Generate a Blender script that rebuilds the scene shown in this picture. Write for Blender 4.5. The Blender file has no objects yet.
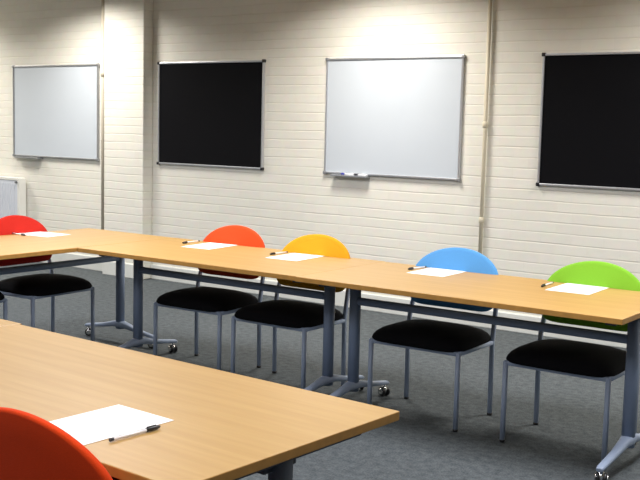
import bpy, bmesh, math, random
from mathutils import Vector, Matrix
random.seed(4)
C = bpy.context.scene.collection
PI = math.pi

# ------------------------------------------------------------------ materials
def new_mat(name):
    m = bpy.data.materials.new(name); m.use_nodes = True
    nt = m.node_tree; b = nt.nodes['Principled BSDF']
    return m, nt, b
def simple(name, col, rough=.5, metal=0., spec=.5, bump=0., scale=60., var=.04, **kw):
    """colour with faint noise variation and optional noise bump"""
    m, nt, b = new_mat(name)
    b.inputs['Roughness'].default_value = rough
    b.inputs['Metallic'].default_value = metal
    b.inputs['Specular IOR Level'].default_value = spec
    for k, v in kw.items(): b.inputs[k].default_value = v
    tc = nt.nodes.new('ShaderNodeTexCoord'); n = nt.nodes.new('ShaderNodeTexNoise')
    n.inputs['Scale'].default_value = scale; n.inputs['Detail'].default_value = 4
    nt.links.new(tc.outputs['Object'], n.inputs['Vector'])
    r = nt.nodes.new('ShaderNodeValToRGB')
    r.color_ramp.elements[0].position = .3; r.color_ramp.elements[1].position = .7
    r.color_ramp.elements[0].color = tuple(c*(1-var) for c in col)+(1,)
    r.color_ramp.elements[1].color = tuple(min(1, c*(1+var)) for c in col)+(1,)
    nt.links.new(n.outputs['Fac'], r.inputs['Fac']); nt.links.new(r.outputs['Color'], b.inputs['Base Color'])
    if bump:
        bp = nt.nodes.new('ShaderNodeBump'); bp.inputs['Strength'].default_value = bump
        bp.inputs['Distance'].default_value = .003
        nt.links.new(n.outputs['Fac'], bp.inputs['Height']); nt.links.new(bp.outputs['Normal'], b.inputs['Normal'])
    return m

def brick_mat(name, axis):
    m, nt, b = new_mat(name)
    N = nt.nodes.new; L = nt.links.new
    tc = N('ShaderNodeTexCoord'); sep = N('ShaderNodeSeparateXYZ'); com = N('ShaderNodeCombineXYZ')
    L(tc.outputs['Object'], sep.inputs[0])
    L(sep.outputs[axis], com.inputs['X']); L(sep.outputs['Z'], com.inputs['Y'])
    # slightly wobbly courses
    nz = N('ShaderNodeTexNoise'); nz.inputs['Scale'].default_value = 3.0; nz.inputs['Detail'].default_value = 2
    L(com.outputs[0], nz.inputs['Vector'])
    mul = N('ShaderNodeVectorMath'); mul.operation = 'MULTIPLY_ADD'
    L(nz.outputs['Color'], mul.inputs[0]); mul.inputs[1].default_value = (.012, .012, 0)
    L(com.outputs[0], mul.inputs[2])
    br = N('ShaderNodeTexBrick')
    br.inputs['Scale'].default_value = 1; br.inputs['Brick Width'].default_value = .235
    br.inputs['Row Height'].default_value = 0.0750; br.inputs['Mortar Size'].default_value = .005
    br.inputs['Mortar Smooth'].default_value = .9
    br.inputs['Color1'].default_value = (.86, .84, .765, 1); br.inputs['Color2'].default_value = (.83, .81, .735, 1)
    br.inputs['Mortar'].default_value = (.85, .83, .755, 1)
    L(mul.outputs[0], br.inputs['Vector'])
    b2 = N('ShaderNodeTexBrick')
    b2.inputs['Scale'].default_value = 1; b2.inputs['Brick Width'].default_value = 60
    b2.inputs['Row Height'].default_value = 0.0750; b2.inputs['Mortar Size'].default_value = .009
    b2.inputs['Mortar Smooth'].default_value = .9
    L(mul.outputs[0], b2.inputs['Vector'])
    jm = N('ShaderNodeMath'); jm.operation = 'MULTIPLY_ADD'; L(br.outputs['Fac'], jm.inputs[0]); jm.inputs[1].default_value = .3
    jn = N('ShaderNodeMath'); jn.operation = 'MULTIPLY'; L(b2.outputs['Fac'], jn.inputs[0]); jn.inputs[1].default_value = .9
    nb = N('ShaderNodeTexNoise'); nb.inputs['Scale'].default_value = 2.6; nb.inputs['Detail'].default_value = 3
    mb = N('ShaderNodeMapping'); mb.inputs['Scale'].default_value = (1, 6, 1); L(com.outputs[0], mb.inputs['Vector']); L(mb.outputs[0], nb.inputs['Vector'])
    rb = N('ShaderNodeMapRange'); rb.inputs[1].default_value = .35; rb.inputs[2].default_value = .65; rb.inputs[3].default_value = .15; rb.inputs[4].default_value = 1
    L(nb.outputs['Fac'], rb.inputs[0])
    jp = N('ShaderNodeMath'); jp.operation = 'MULTIPLY'; L(jn.outputs[0], jp.inputs[0]); L(rb.outputs[0], jp.inputs[1])
    L(jp.outputs[0], jm.inputs[2])
    tint = N('ShaderNodeMix'); tint.data_type = 'RGBA'; tint.blend_type = 'MULTIPLY'
    L(jm.outputs[0], tint.inputs['Factor']); L(br.outputs['Color'], tint.inputs[6]); tint.inputs[7].default_value = (.94, .93, .91, 1)
    n2 = N('ShaderNodeTexNoise'); n2.inputs['Scale'].default_value = 14; n2.inputs['Detail'].default_value = 5
    L(com.outputs[0], n2.inputs['Vector'])
    mix = N('ShaderNodeMix'); mix.data_type = 'RGBA'; mix.blend_type = 'MULTIPLY'; mix.inputs['Factor'].default_value = .1
    L(tint.outputs[2], mix.inputs[6]); L(n2.outputs['Color'], mix.inputs[7])
    L(mix.outputs[2], b.inputs['Base Color'])
    # per-course relief: broad bulge of each brick plus recessed joints
    ad = N('ShaderNodeMath'); ad.operation = 'MULTIPLY_ADD'
    L(n2.outputs['Fac'], ad.inputs[0]); ad.inputs[1].default_value = .45
    inv = N('ShaderNodeMath'); inv.operation = 'SUBTRACT'; inv.inputs[0].default_value = 1
    L(jm.outputs[0], inv.inputs[1]); L(inv.outputs[0], ad.inputs[2])
    bp = N('ShaderNodeBump'); bp.inputs['Strength'].default_value = .4; bp.inputs['Distance'].default_value = .004
    L(ad.outputs[0], bp.inputs['Height']); L(bp.outputs['Normal'], b.inputs['Normal'])
    b.inputs['Roughness'].default_value = .6; b.inputs['Specular IOR Level'].default_value = .3
    return m

def wood_mat():
    m, nt, b = new_mat('beech_laminate')
    N = nt.nodes.new; L = nt.links.new
    tc = N('ShaderNodeTexCoord'); mp = N('ShaderNodeMapping'); mp.inputs['Scale'].default_value = (1.6, 34, 1)
    L(tc.outputs['Object'], mp.inputs['Vector'])
    n = N('ShaderNodeTexNoise'); n.inputs['Scale'].default_value = 1; n.inputs['Detail'].default_value = 5
    n.inputs['Distortion'].default_value = .3
    L(mp.outputs[0], n.inputs['Vector'])
    mp2 = N('ShaderNodeMapping'); mp2.inputs['Scale'].default_value = (18, 420, 1); L(tc.outputs['Object'], mp2.inputs['Vector'])
    n2 = N('ShaderNodeTexNoise'); n2.inputs['Scale'].default_value = 1; L(mp2.outputs[0], n2.inputs['Vector'])
    r = N('ShaderNodeValToRGB'); e = r.color_ramp.elements
    e[0].position = .3; e[0].color = (.445, .255, .072, 1)
    e[1].position = .72; e[1].color = (.515, .313, .102, 1)
    L(n.outputs['Fac'], r.inputs['Fac'])
    mix = N('ShaderNodeMix'); mix.data_type = 'RGBA'; mix.blend_type = 'MULTIPLY'; mix.inputs['Factor'].default_value = .12
    L(r.outputs['Color'], mix.inputs[6]); L(n2.outputs['Color'], mix.inputs[7]); L(mix.outputs[2], b.inputs['Base Color'])
    b.inputs['Roughness'].default_value = .42; b.inputs['Specular IOR Level'].default_value = .5
    return m

def carpet_mat():
    m, nt, b = new_mat('grey_carpet')
    N = nt.nodes.new; L = nt.links.new
    tc = N('ShaderNodeTexCoord')
    n = N('ShaderNodeTexNoise'); n.inputs['Scale'].default_value = 120; n.inputs['Detail'].default_value = 3
    n1 = N('ShaderNodeTexNoise'); n1.inputs['Scale'].default_value = 26; n1.inputs['Detail'].default_value = 5
    L(tc.outputs['Object'], n.inputs['Vector']); L(tc.outputs['Object'], n1.inputs['Vector'])
    a = N('ShaderNodeMath'); a.operation = 'MULTIPLY_ADD'; L(n.outputs['Fac'], a.inputs[0]); a.inputs[1].default_value = .55
    s = N('ShaderNodeMath'); s.operation = 'MULTIPLY'; L(n1.outputs['Fac'], s.inputs[0]); s.inputs[1].default_value = .45
    L(s.outputs[0], a.inputs[2])
    r = N('ShaderNodeValToRGB'); e = r.color_ramp.elements
    e[0].position = .32; e[0].color = (.044, .051, .056, 1)
    e[1].position = .68; e[1].color = (.132, .147, .155, 1)
    L(a.outputs[0], r.inputs['Fac']); L(r.outputs['Color'], b.inputs['Base Color'])
    bp = N('ShaderNodeBump'); bp.inputs['Strength'].default_value = .6; bp.inputs['Distance'].default_value = .004
    L(n.outputs['Fac'], bp.inputs['Height']); L(bp.outputs['Normal'], b.inputs['Normal'])
    b.inputs['Roughness'].default_value = .95; b.inputs['Specular IOR Level'].default_value = .1
    return m

def cloth(name, col, sheen=.2):
    return simple(name, col, rough=.9, spec=.15, bump=.35, scale=420, var=.07,
                  **{'Sheen Weight': sheen, 'Sheen Roughness': .5})

M = dict(
    brick=brick_mat('painted_brick', 'X'), brick_side=brick_mat('painted_brick_side', 'Y'),
    carpet=carpet_mat(), wood=wood_mat(),
    edge=simple('beech_edging', (.44, .225, .05), .5, scale=30, var=.1),
    ceiling=simple('ceiling_paint', (.62, .56, .50), .9, scale=5),
    skirting=simple('skirting_gloss', (.70, .715, .68), .4, scale=8),
    pipe=simple('painted_pipe', (.66, .60, .46), .5, scale=10),
    pipe_dark=simple('painted_pipe_brown', (.52, .47, .38), .5, scale=10),
    steel=simple('blue_grey_powder_coat', (.19, .245, .36), .45, spec=.4, scale=200, var=.03),
    tube=simple('pale_blue_grey_tube', (.32, .39, .53), .42, spec=.45, scale=200, var=.03),
    dark=simple('dark_grey_metal', (.035, .045, .07), .5, scale=100),
    alu=simple('satin_aluminium', (.60, .62, .66), .33, .75, scale=90, var=.03),
    alu_grey=simple('grey_aluminium', (.36, .37, .39), .4, .6, scale=90, var=.03),
    felt=cloth('black_felt', (.0025, .0025, .004), .0),
    enamel=simple('whiteboard_enamel', (.57, .62, .68), .5, spec=.15, scale=3, var=.012),
    plastic=simple('black_plastic', (.012, .012, .014), .35, scale=50),
    chrome=simple('chrome', (.75, .75, .75), .12, 1., scale=40, var=.02),
    seat=cloth('black_seat_fabric', (.0028, .0028, .004), .0),
    red=cloth('bright_red_fabric', (.52, .020, .012), .05),
    fg_red=cloth('scarlet_fabric', (.66, .048, .005), .02),
    orange=cloth('orange_red_fabric', (.66, .065, .012), .05),
    yellow=cloth('amber_yellow_fabric', (.70, .33, .012), .05),
    blue=cloth('sky_blue_fabric', (.10, .32, .66), .05),
    green=cloth('lime_green_fabric', (.20, .46, .03), .05),
    paper=simple('white_paper', (.93, .93, .93), .7, scale=20, var=.01),
    rad=simple('radiator_enamel', (.66, .70, .78), .35, scale=10, var=.02),
    rad_edge=simple('radiator_casing_white', (.80, .80, .76), .4, scale=10, var=.02),
    rad_dark=simple('radiator_dark_gap', (.16, .17, .18), .6, scale=10),
    clear=simple('clear_pen_barrel', (.88, .88, .90), .25, scale=10, var=.01),
    ink=simple('black_ink_tube', (.02, .02, .03), .3),
    marker_white=simple('marker_white', (.85, .87, .90), .3),
    marker_blue=simple('marker_blue', (.02, .03, .32), .3),
)

# ------------------------------------------------------------------ mesh helpers
def bm_new(): return bmesh.new()
def box(bm, x0, x1, y0, y1, z0, z1, mi=0, bev=0., seg=2):
    vs = [bm.verts.new((x, y, z)) for z in (z0, z1) for y in (y0, y1) for x in (x0, x1)]
    fs = [bm.faces.new([vs[i] for i in q]) for q in ((0, 2, 3, 1), (4, 5, 7, 6), (0, 1, 5, 4), (2, 6, 7, 3), (0, 4, 6, 2), (1, 3, 7, 5))]
    for f in fs: f.material_index = mi
    if bev:
        es = list({e for f in fs for e in f.edges})
        r = bmesh.ops.bevel(bm, geom=es, offset=bev, segments=seg, affect='EDGES', profile=.5)
        for f in r['faces']: f.material_index = mi
    return fs
def ring_loft(bm, rings, mi=0, cap=True, smooth=True):
    """rings: list of lists of Vector of equal length"""
    R = [[bm.verts.new(p) for p in r] for r in rings]
    n = len(R[0])
    for a, b in zip(R, R[1:]):
        for i in range(n):
            f = bm.faces.new((a[i], a[(i+1) % n], b[(i+1) % n], b[i])); f.material_index = mi; f.smooth = smooth
    if cap:
        f = bm.faces.new(list(reversed(R[0]))); f.material_index = mi
        f = bm.faces.new(R[-1]); f.material_index = mi
def tube(bm, pts, r, n=14, mi=0, ry=None, power=2.):
    """tube along pts; r may be number or list; ry second radius; power>2 squares the section"""
    pts = [Vector(p) for p in pts]
    rings = []
    for i, p in enumerate(pts):
        t = (pts[min(i+1, len(pts)-1)]-pts[max(i-1, 0)]).normalized()
        ref = Vector((1, 0, 0)) if abs(t.x) < .8 else Vector((0, 1, 0))
        v = t.cross(ref).normalized(); u = v.cross(t).normalized()
        ra = r[i] if isinstance(r, (list, tuple)) else r
        rb = ra if ry is None else (ry[i] if isinstance(ry, (list, tuple)) else ry)
        ring = []
        for k in range(n):
            a = 2*PI*k/n; c, s = math.cos(a), math.sin(a)
            cc = math.copysign(abs(c)**(2/power), c); ss = math.copysign(abs(s)**(2/power), s)
            ring.append(p+u*ra*cc+v*rb*ss)
        rings.append(ring)
    ring_loft(bm, rings, mi)
def sphere(bm, c, r, mi=0, sc=(1, 1, 1), u=16, v=10):
    mat = Matrix.Translation(c) @ Matrix.Diagonal((*[r*s for s in sc], 1))
    res = bmesh.ops.create_uvsphere(bm, u_segments=u, v_segments=v, radius=1, matrix=mat)
    for f in {f for w in res['verts'] for f in w.link_faces}: f.material_index = mi; f.smooth = True

def obj(name, bm, mats, parent=None, loc=(0, 0, 0), rotz=0):
    bmesh.ops.recalc_face_normals(bm, faces=bm.faces)
    me = bpy.data.meshes.new(name); bm.to_mesh(me); bm.free()
    for m in (mats if isinstance(mats, (list, tuple)) else [mats]): me.materials.append(m)
    o = bpy.data.objects.new(name, me); C.objects.link(o)
    o.location = loc; o.rotation_euler = (0, 0, rotz); o.parent = parent
    return o
def thing(name, label, cat, loc=(0, 0, 0), rotz=0, group=None):
    o = bpy.data.objects.new(name, None); C.objects.link(o); o.empty_display_size = .1
    o.location = loc; o.rotation_euler = (0, 0, rotz); o['label'] = label; o['category'] = cat
    if group: o['group'] = group
    return o
def tag(o, label, cat, group=None):
    o['label'] = label; o['category'] = cat
    if group: o['group'] = group
    return o
def dup(root, loc, rotz, label, group=None):
    def cp(o, par):
        c = o.copy(); C.objects.link(c); c.parent = par
        for ch in [x for x in bpy.data.objects if x.parent == o]: cp(ch, c)
        return c
    r = cp(root, None); r.location = loc; r.rotation_euler = (0, 0, rotz)
    r['label'] = label; r.scale = (1, 1, 1)
    if group: r['group'] = group
    return r
def struct(name, bm, mats, parent=None, loc=(0, 0, 0), rotz=0):
    o = obj(name, bm, mats, parent, loc, rotz); o['kind'] = 'structure'; return o

# ------------------------------------------------------------------ room
W = 6.90                     # far brick wall
X0, X1, Y0, H = -10.6, 4.2, -4.5, 2.74
PX0, PX1, PY = -7.47, -6.945, W-.12      # brick pier

def panel(name, co, mat):
    bm = bm_new(); box(bm, *co); return struct(name, bm, mat)
panel('floor', (X0-.2, X1+.2, Y0-.2, W+.2, -.1, 0), M['carpet'])
panel('ceiling', (X0-.2, X1+.2, Y0-.2, W+.2, H, H+.1), M['ceiling'])
panel('wall_back', (X0-.2, X1+.2, W, W+.2, 0, H), M['brick'])
panel('wall_left', (X0-.2, X0, Y0, W, 0, H), M['brick_side'])
panel('wall_right', (X1, X1+.2, Y0, W, 0, H), M['brick_side'])
panel('wall_front', (X0-.2, X1+.2, Y0-.2, Y0, 0, H), M['brick'])
bm = bm_new(); box(bm, PX0, PX1, PY, W, 0, H, bev=.008); struct('trim_1', bm, M['brick'])
def skirt(name, x0, x1, y, h=.135):
    bm = bm_new(); box(bm, x0, x1, y-.02, y, 0, h, bev=.006); struct(name, bm, M['skirting'])
skirt('baseboard_back', PX1, X1, W)
skirt('baseboard_pier', PX0-.0, PX1+.02, PY)
skirt('baseboard_far_left', X0, PX0, W)

# pipes on the wall
def pipe(x, y, r, couplings, mat, label):
    t = thing('wall_pipe', label, 'pipe', (x, y, 0))
    bm = bm_new(); tube(bm, [(0, 0, .136), (0, 0, H)], r, 16); obj('pipe_run', bm, mat, t)
    for z in couplings:
        bm = bm_new(); tube(bm, [(0, 0, z-.022), (0, 0, z-.018), (0, 0, z+.018), (0, 0, z+.022)], [r*1.05, r*1.35, r*1.35, r*1.05], 16)
        box(bm, -.006, .006, 0, W-y-.001, z-.008, z+.008)
        obj('coupling', bm, mat, t)
    return t
pipe(-3.515, W-.03, .0145, (.80, 1.50), M['pipe'], 'thin cream painted pipe running up the brick wall right of the large whiteboard')
pipe(PX0-.030, PY+.020, .020, (1.9,), M['pipe_dark'], 'drab vertical pipe in the corner against the left side of the brick pier')

# ------------------------------------------------------------------ boards
def board(name, x0, x1, z0, z1, face, frame, cap, label, cat, group=None, tray=None):
    w, h = (x1-x0)/2, (z1-z0)
    t = thing(name, label, cat, ((x0+x1)/2, W-.002, z0), group=group)
    bm = bm_new(); box(bm, -w+.012, w-.012, -.014, -.001, .012, h-.012); obj('board_surface', bm, face, t)
    bm = bm_new(); fw = .016; d = -.024
    box(bm, -w, w, d, 0, 0, fw, bev=.004); box(bm, -w, w, d, 0, h-fw, h, bev=.004)
    box(bm, -w, -w+fw, d+.001, 0, fw*.6, h-fw*.6, bev=.004); box(bm, w-fw, w, d+.001, 0, fw*.6, h-fw*.6, bev=.004)
    obj('frame', bm, frame, t)
    for sx in (-1, 1):
        for z in (0, h):
            bm = bm_new(); s = .013
            box(bm, sx*(w-.006)-s, sx*(w-.006)+s, d-.004, 0, (z-.006-s) if z else (.006-s), (z-.006+s) if z else (.006+s), bev=.004)
            obj('corner_cap', bm, cap, t)
    if tray:
        a, b = tray
        bm = bm_new()
        box(bm, a, b, -.060, 0, -.016, -.006, bev=.002); box(bm, a, b, -.063, -.056, -.016, -.003, bev=.002)
        obj('pen_tray', bm, frame, t)
    return t
ZT, ZB = 2.003, 1.08
board('whiteboard', -8.951, -7.663, ZB, ZT, M['enamel'], M['alu_grey'], M['alu_grey'],
      'wall whiteboard farthest left, above the radiator end and beside the brick pier', 'whiteboard', 'whiteboards on the brick wall', tray=(-.58, -.19))
board('pinboard', -6.857, -5.612, ZB, ZT, M['felt'], M['alu'], M['plastic'],
      'black felt pinboard between the brick pier and the large whiteboard', 'pinboard', 'black pinboards on the brick wall')
board('whiteboard', -4.963, -3.717, ZB, ZT, M['enamel'], M['alu'], M['alu_grey'],
      'large central whiteboard with marker pens on its tray, left of the cream pipe', 'whiteboard', 'whiteboards on the brick wall', tray=(-.53, -.185))
board('pinboard', -3.093, -1.848, ZB, ZT, M['felt'], M['alu'], M['plastic'],
      'black felt pinboard to the right of the cream pipe, cut by the photo edge', 'pinboard', 'black pinboards on the brick wall')
# pens and eraser on the central tray
def marker(x, z, body, cap, label, r=.0085):
    t = thing('marker_pen', label, 'marker', (x, W-.042, z), group='marker pens on the whiteboard tray')
    bm = bm_new(); tube(bm, [(0, 0, 0), (.085, 0, 0)], r, 12); obj('barrel', bm, body, t)
    bm = bm_new(); tube(bm, [(-.035, 0, 0), (0, 0, 0)], r*1.12, 12); obj('cap', bm, cap, t)
marker(-4.74, ZB+.003, M['marker_white'], M['marker_blue'], 'white marker pen with blue cap, left on the whiteboard tray')
marker(-4.61, ZB+.003, M['marker_white'], M['ink'], 'white marker pen with black cap, right on the whiteboard tray')

# ------------------------------------------------------------------ radiator
t = thing('radiator', 'white panel radiator on the wall below the far left whiteboard', 'radiator', (-9.385, W-.01, .16))
hw, hh, dd = .62, .70, .095
bm = bm_new(); box(bm, -hw+.02, hw-.018, -dd, -dd+.012, .01, hh-.03, bev=.004)
for k in range(30):
    x = -hw+.05+k*.0385
    if x < hw-.06: box(bm, x-.008, x+.008, -dd-.004, -dd+.002, .04, hh-.06, bev=.003, seg=1)
box(bm, -hw+.02, hw-.035, -.03, -.018, .01, hh-.03); obj('heating_panel', bm, M['rad'], t)
bm = bm_new(); box(bm, -hw, hw, -dd-.004, -.012, hh-.03, hh, bev=.004)
obj('top_grille', bm, M['rad_edge'], t)
for s in (-1, 1):
    bm = bm_new(); box(bm, s*hw-.018, s*hw+.018, -dd-.003, -.012, 0, hh-.008, bev=.004); obj('side_panel', bm, M['rad_edge'], t)
bm = bm_new(); tube(bm, [(hw-.022, -dd-.006, hh-.045), (hw-.022, -dd-.022, hh-.045)], .012, 12); obj('air_vent', bm, M['rad_dark'], t)
for s in (-1, 1):
    bm = bm_new(); box(bm, s*.35-.02, s*.35+.02, -.03, .009, .1, .6); obj('wall_bracket', bm, M['rad_edge'], t)
for s in (-1, 1):
    bm = bm_new(); tube(bm, [(s*(hw-.03), -.05, .01), (s*(hw-.03), -.05, -.16)], .008, 10); obj('supply_pipe', bm, M['pipe'], t)

# ------------------------------------------------------------------ tables
L, T, TH = 1.603, .81, .725
COL = 'tables with beech tops and castors'
def make_table(label, loc, rotz=0):
    t = thing('folding_table', label, 'table', loc, rotz, COL)
    bm = bm_new()
    box(bm, -L/2, L/2, -T/2, T/2, TH-.025, TH, bev=.0025)
    for f in bm.faces:
        f.material_index = 0 if abs(f.calc_center_median().z-TH) < .0005 else 1
        if abs(f.calc_center_median().z-(TH-.025)) < .0005: f.material_index = 0
    obj('tabletop', bm, [M['wood'], M['edge']], t)
    cx = L/2-.085
    bm = bm_new(); tube(bm, [(-cx, 0, .566), (cx, 0, .566)], .0205, 16, ry=.0205, power=2.4)
    obj('crossbeam', bm, M['steel'], t)
    for s in (-1, 1):
        bm = bm_new(); tube(bm, [(s*cx, 0, .09), (s*cx, 0, TH-.045)], .0285, 24, ry=.0285, power=2.2)
        obj('column', bm, M['steel'], t)
        bm = bm_new(); box(bm, s*cx-.022, s*cx+.022, -.30, .30, TH-.052, TH-.0255, bev=.004)
        box(bm, s*(cx-.05)-.05, s*(cx-.05)+.05, -.06, .06, TH-.075, TH-.05, bev=.004)
        obj('support_arm', bm, M['dark'], t)
        bm = bm_new()
        P = [(s*cx, -.335, .068), (s*cx, -.32, .073), (s*cx, -.16, .095), (s*cx, -.05, .118), (s*cx, 0, .122),
             (s*cx, .05, .118), (s*cx, .16, .095), (s*cx, .32, .073), (s*cx, .335, .068)]
        tube(bm, P, [.014, .017, .019, .024, .031, .024, .019, .017, .014], 14, ry=[.008, .011, .014, .020, .026, .020, .014, .011, .008], power=3)
        foot = obj('foot', bm, M['tube'], t)
        for q in (-1, 1):
            bm = bm_new(); y = q*.305; x = s*cx
            tube(bm, [(x, y, .036), (x, y, .068)], .008, 10, mi=1)
            a = random.uniform(0, PI)
            for w in (-1, 1):
                ax = Vector((math.cos(a), math.sin(a), 0))
                c = Vector((x, y, .0275))
                tube(bm, [c+ax*w*.006, c+ax*w*.009, c+ax*w*.021, c+ax*w*.024], [.022, .026, .026, .020], 20, mi=0)
                tube(bm, [c+ax*w*.0235, c+ax*w*.028], [.021, .012], 16, mi=1)
            sphere(bm, (x, y, .036), .0255, 1, (.8, .8, .85))
            obj('castor', bm, [M['plastic'], M['chrome']], foot)
    # black release lever beneath the front edge
    bm = bm_new(); tube(bm, [(.52, -T/2+.05, .676), (.56, -T/2+.045, .672), (.585, -T/2+.045, .672)], [.013, .014, .010], 12)
    obj('release_lever', bm, M['plastic'], t)
    return t
yF = 4.007; XL, XJ, XR = -4.655, -3.039, -1.424; yc = yF+T/2
tab = make_table('beech topped table at the right end of the back row, behind the blue and green chairs place papers',
                 (XR-L/2, yc, 0), PI)
tab.location.x = (-3.0495-1.410)/2; tab.scale.x = (3.0495-1.410)/L
tab['label'] = 'beech table at right end of the back row, with the blue and green chairs'
dup(tab, (XL+.002+L/2, yc+.012, 0), PI, 'beech table in the middle of the back row, with the orange-red and yellow chairs')
dup(tab, (XL-T/2-.001, yc+T/2-L/2+.006, 0), -PI/2, 'beech table at far left of the back row, turned towards the camera')
FR = math.radians(-2.7); SX = 1.66/L; SY = .976
fu = Vector((math.cos(FR), math.sin(FR))); fv = Vector((-math.sin(FR), math.cos(FR)))
FC = Vector((-1.376, 2.272))                                   # far right corner of the foreground table
c1 = FC-fu*(L*SX/2)-fv*(T*SY/2)
ft = dup(tab, (c1.x, c1.y, 0), FR, 'large foreground beech table with one paper and pen beside the scarlet chair'); ft.scale = (SX, SY, 1)
for ch in ft.children:
    if ch.name.split('.')[0] in ('column', 'foot', 'support_arm') and sum(v.co.x for v in ch.data.vertices) > 0: ch.location.x = .02
c2 = FC-fu*(L*SX+.003+L/2)-fv*(T*SY/2-.014)
ft = dup(tab, (c2.x, c2.y, 0), FR, 'foreground beech table of which only a sliver shows at the left edge'); ft.scale = (1, SY, 1)

# ------------------------------------------------------------------ chairs  (front towards -Y)
def make_chair(label, mat, loc, rotz):
    t = thing('stacking_chair', label, 'chair', loc, rotz, 'chairs with black seats and coloured backs')
    # seat pad
    bm = bm_new(); n = 56; rings = []
    prof = [(.93, .389), (.985, .393), (1., .402), (.985, .416), (.95, .430), (.88, .444), (.74, .457), (.5, .466), (.22, .470), (.03, .4705)]
    for s, z in prof:
        r = []
        for k in range(n):
            a = 2*PI*k/n; c, q = math.cos(a), math.sin(a)
            pw = 2.2+3.6*s**4
            x = .262*s*math.copysign(abs(c)**(2/pw), c); y = .222*s*math.copysign(abs(q)**(2/pw), q)
            x *= 1-.03*(y/.225)
            r.append((x, y+.005, z-.006*(y < 0)*(abs(y)/.225)**2))
        rings.append(r)
    ring_loft(bm, rings); obj('seat', bm, M['seat'], t)
    # frame ring under the seat
    bm = bm_new()
    r_ = .011
    for a, b in (((-.248, -.185), (.248, -.185)), ((.248, -.185), (.248, .185)), ((.248, .185), (-.248, .185)), ((-.248, .185), (-.248, -.185))):
        tube(bm, [(a[0], a[1], .381), (b[0], b[1], .381)], r_, 10, power=3.5)
    obj('seat_frame', bm, M['tube'], t)
    for s in (-1, 1):
        bm = bm_new(); tube(bm, [(s*.248, -.187, .008), (s*.248, -.186, .388)], .0115, 12, power=3)
        tube(bm, [(s*.248, -.187, 0), (s*.248, -.187, .012)], .0135, 12, mi=1)
        obj('leg', bm, [M['tube'], M['plastic']], t)
        bm = bm_new(); tube(bm, [(s*.248, .190, .008), (s*.248, .186, .388), (s*.248, .202, .48), (s*.242, .226, .56), (s*.236, .262, .68)], .0115, 12, power=3)
        tube(bm, [(s*.248, .190, 0), (s*.248, .190, .012)], .0135, 12, mi=1)
        obj('leg', bm, [M['tube'], M['plastic']], t)
    # upholstered backrest: arched top, flat bottom, slightly wrapped
    def outline(k, n):
        a = 2*PI*k/n; c, q = math.cos(a), math.sin(a)
        if q >= 0: return .252*c, .160*q
        return .252*math.copysign(abs(c)**(2/8.), c), .150*math.copysign(abs(q)**(2/5.), q)
    bm = bm_new(); n = 72; rings = []
    prof = [(.0, -.0265), (.3, -.026), (.6, -.024), (.82, -.020), (.93, -.014), (.985, -.009), (1., -.004), (1., .006), (.985, .0105), (.95, .012), (.6, .012), (.3, .012), (.02, .012)]
    for s, d in prof:
        s = max(s, .02); r = []
        for k in range(n):
            x, z = outline(k, n)
            # keep a constant-width border instead of pure scaling
            x *= s; z *= s
            y = .235+d-.014*(x/.252)**2+.27*z
            r.append((x, y, .680+z))
        rings.append(r)
    ring_loft(bm, rings); obj('backrest', bm, mat, t)
    return t
CY = 4.565
chair = make_chair('chair with a lime green back and black seat, at right end of the back row', M['green'], (-1.836, CY, 0), 0)
def chair_copy(mat, loc, rotz, label):
    c = dup(chair, loc, rotz, label)
    for ch in [x for x in bpy.data.objects if x.parent == c and x.name.startswith('backrest')]:
        ch.data = ch.data.copy(); ch.data.materials[0] = mat
    return c
chair_copy(M['blue'], (-2.588, CY, 0), math.radians(1), 'chair with a sky blue back and black seat, between the yellow-backed and green-backed chairs')
chair_copy(M['yellow'], (-3.495, CY-.02, 0), 0, 'chair with an amber yellow back and black seat')
chair_copy(M['orange'], (-4.143, CY+.02, 0), math.radians(2), 'chair with an orange-red back beside the yellow chair')
chair_copy(M['red'], (-5.262, 4.266, 0), math.radians(92.5), 'chair with a bright red back at far left, tucked behind the turned table')
chair_copy(M['red'], (-5.30, 3.615, 0), PI/2, 'chair at the far left edge with only a black seat corner and leg showing')
chair_copy(M['fg_red'], (-1.785, 1.657, 0), PI, 'chair with a scarlet back seen from behind in the bottom left foreground')

# ------------------------------------------------------------------ papers and pens
def paper(x, y, rot, label):
    bm = bm_new()
    for k in range(2):
        box(bm, -.105+.0006*k, .105+.0006*k, -.1485, .1485, .0004*k, .0004*(k+1)-.00005)
    o = obj('paper_sheet', bm, M['paper'], None, (x, y, TH+.0006), math.radians(rot))
    return tag(o, label, 'paper', 'sheets of paper laid at the places')
PAPERS = [(-1.858, 4.650, 2, 'sheet of white paper on the table in front of the lime green chair'),
          (-2.625, 4.667, 2, 'sheet of white paper on the table in front of the sky blue chair'),
          (-3.510, 4.612, 4, 'sheet of white paper on the table in front of the yellow chair'),
          (-4.192, 4.650, 6, 'sheet of white paper on the table in front of the orange-red chair'),
          (-5.352, 4.335, 96, 'sheet of white paper on the turned table before the bright red chair'),
          (-1.870, 1.683, -3, 'sheet of white paper on the foreground table by the scarlet chair')]
for p in PAPERS: paper(*p)
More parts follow.
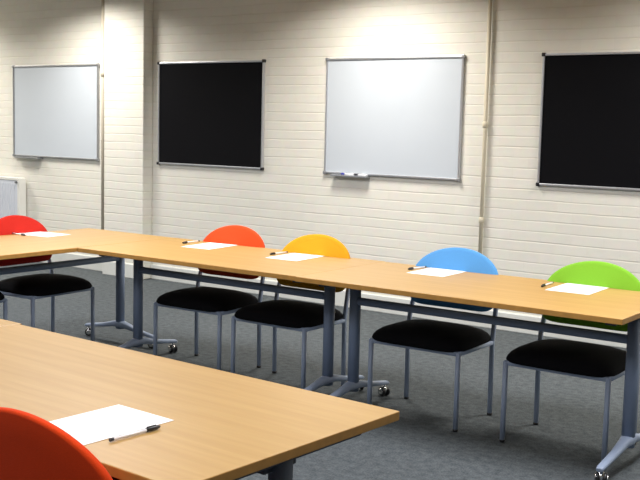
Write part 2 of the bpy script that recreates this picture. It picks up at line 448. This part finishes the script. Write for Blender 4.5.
# ballpoint: origin at tip end, cap towards local +Y
pen = thing('ballpoint_pen', 'clear ballpoint pen with black cap beside the foreground paper', 'pen', group='ballpoint pens laid beside the papers')
bm = bm_new(); tube(bm, [(0, 0, 0), (0, .110, 0)], .0040, 12); obj('barrel', bm, M['clear'], pen)
bm = bm_new(); tube(bm, [(0, -.006, 0), (0, .004, 0)], .0042, 12); obj('end_plug', bm, M['ink'], pen)
bm = bm_new(); tube(bm, [(0, .03, 0), (0, .075, 0)], .0011, 8); obj('ink_tube', bm, M['ink'], pen)
bm = bm_new(); tube(bm, [(0, .103, 0), (0, .106, 0), (0, .138, 0), (0, .146, 0)], [.0048, .0058, .0052, .003], 14)
box(bm, -.0015, .0015, .106, .134, .004, .0075, bev=.0006); obj('cap', bm, M['plastic'], pen)
PZ = TH+.0066
def place_pen(first, tip, ang, label):
    loc = (tip[0], tip[1], PZ)
    if first: pen.location = loc; pen.rotation_euler = (0, 0, ang); return
    dup(pen, loc, ang, label)
place_pen(True, (-1.742, 1.606), -.06, None)
def pen_from_cap(cap, ang, label):     # cap centre at .117 along local +Y
    d = Vector((-math.sin(ang), math.cos(ang)))
    place_pen(False, (cap[0]-d.x*.117, cap[1]-d.y*.117), ang, label)
pen_from_cap((-2.005, 4.590), PI+.05, 'ballpoint pen with black cap left of the paper before the lime green chair')
pen_from_cap((-2.765, 4.635), PI-.12, 'ballpoint pen with black cap left of the paper before the sky blue chair')
pen_from_cap((-3.660, 4.600), PI-.05, 'ballpoint pen with black cap left of the paper before the yellow chair')
pen_from_cap((-4.380, 4.640), PI-.0, 'ballpoint pen with black cap left of the paper before the orange-red chair')
pen_from_cap((-5.365, 4.190), -PI/2-.1, 'ballpoint pen with black cap by the paper before the bright red chair')

# ------------------------------------------------------------------ lights
def area(x, y, sx, sy, e, col=(1, .95, .86), spread=150, z=H-.03):
    l = bpy.data.lights.new('ceiling_lamp', 'AREA'); l.shape = 'RECTANGLE'; l.size = sx; l.size_y = sy
    l.energy = e; l.color = col; l.spread = math.radians(spread)
    o = bpy.data.objects.new('ceiling_lamp', l); C.objects.link(o); o.location = (x, y, z)
for x in (-10.0, -7.55, -4.35, -1.5, 1.4):
    area(x, 6.05, .6, .5, 42, (1, .955, .88), 150)
for x in (-7.2, -4.2, -1.2):
    for y in (3.6, .8, -2.0):
        area(x, y, .6, 1.2, {3.6: 66, 0.8: 35, -2.0: 22}[y], (.97, .97, 1.0), 160)
w = bpy.data.worlds.new('World'); bpy.context.scene.world = w; w.use_nodes = True
w.node_tree.nodes['Background'].inputs[0].default_value = (.8, .85, 1, 1)
w.node_tree.nodes['Background'].inputs[1].default_value = .12

# ------------------------------------------------------------------ camera
f, yaw, pit, rol = 1037.989, math.radians(35.935), math.radians(6.247), math.radians(1.368)
F = Vector((-math.sin(yaw)*math.cos(pit), math.cos(yaw)*math.cos(pit), -math.sin(pit)))
R = Vector((math.cos(yaw), math.sin(yaw), 0)); U = R.cross(F)
R2 = R*math.cos(rol)+U*math.sin(rol); U2 = U*math.cos(rol)-R*math.sin(rol)
cd = bpy.data.cameras.new('camera'); cam = bpy.data.objects.new('camera', cd); C.objects.link(cam)
cd.sensor_width = 36; cd.lens = f/640*36
cam.matrix_world = Matrix(((R2.x, U2.x, -F.x, 0), (R2.y, U2.y, -F.y, 0), (R2.z, U2.z, -F.z, 1.459), (0, 0, 0, 1)))
cd.clip_end = 60
bpy.context.scene.camera = cam
s = bpy.context.scene
s.view_settings.view_transform = 'Standard'; s.view_settings.look = 'None'; s.view_settings.exposure = 0
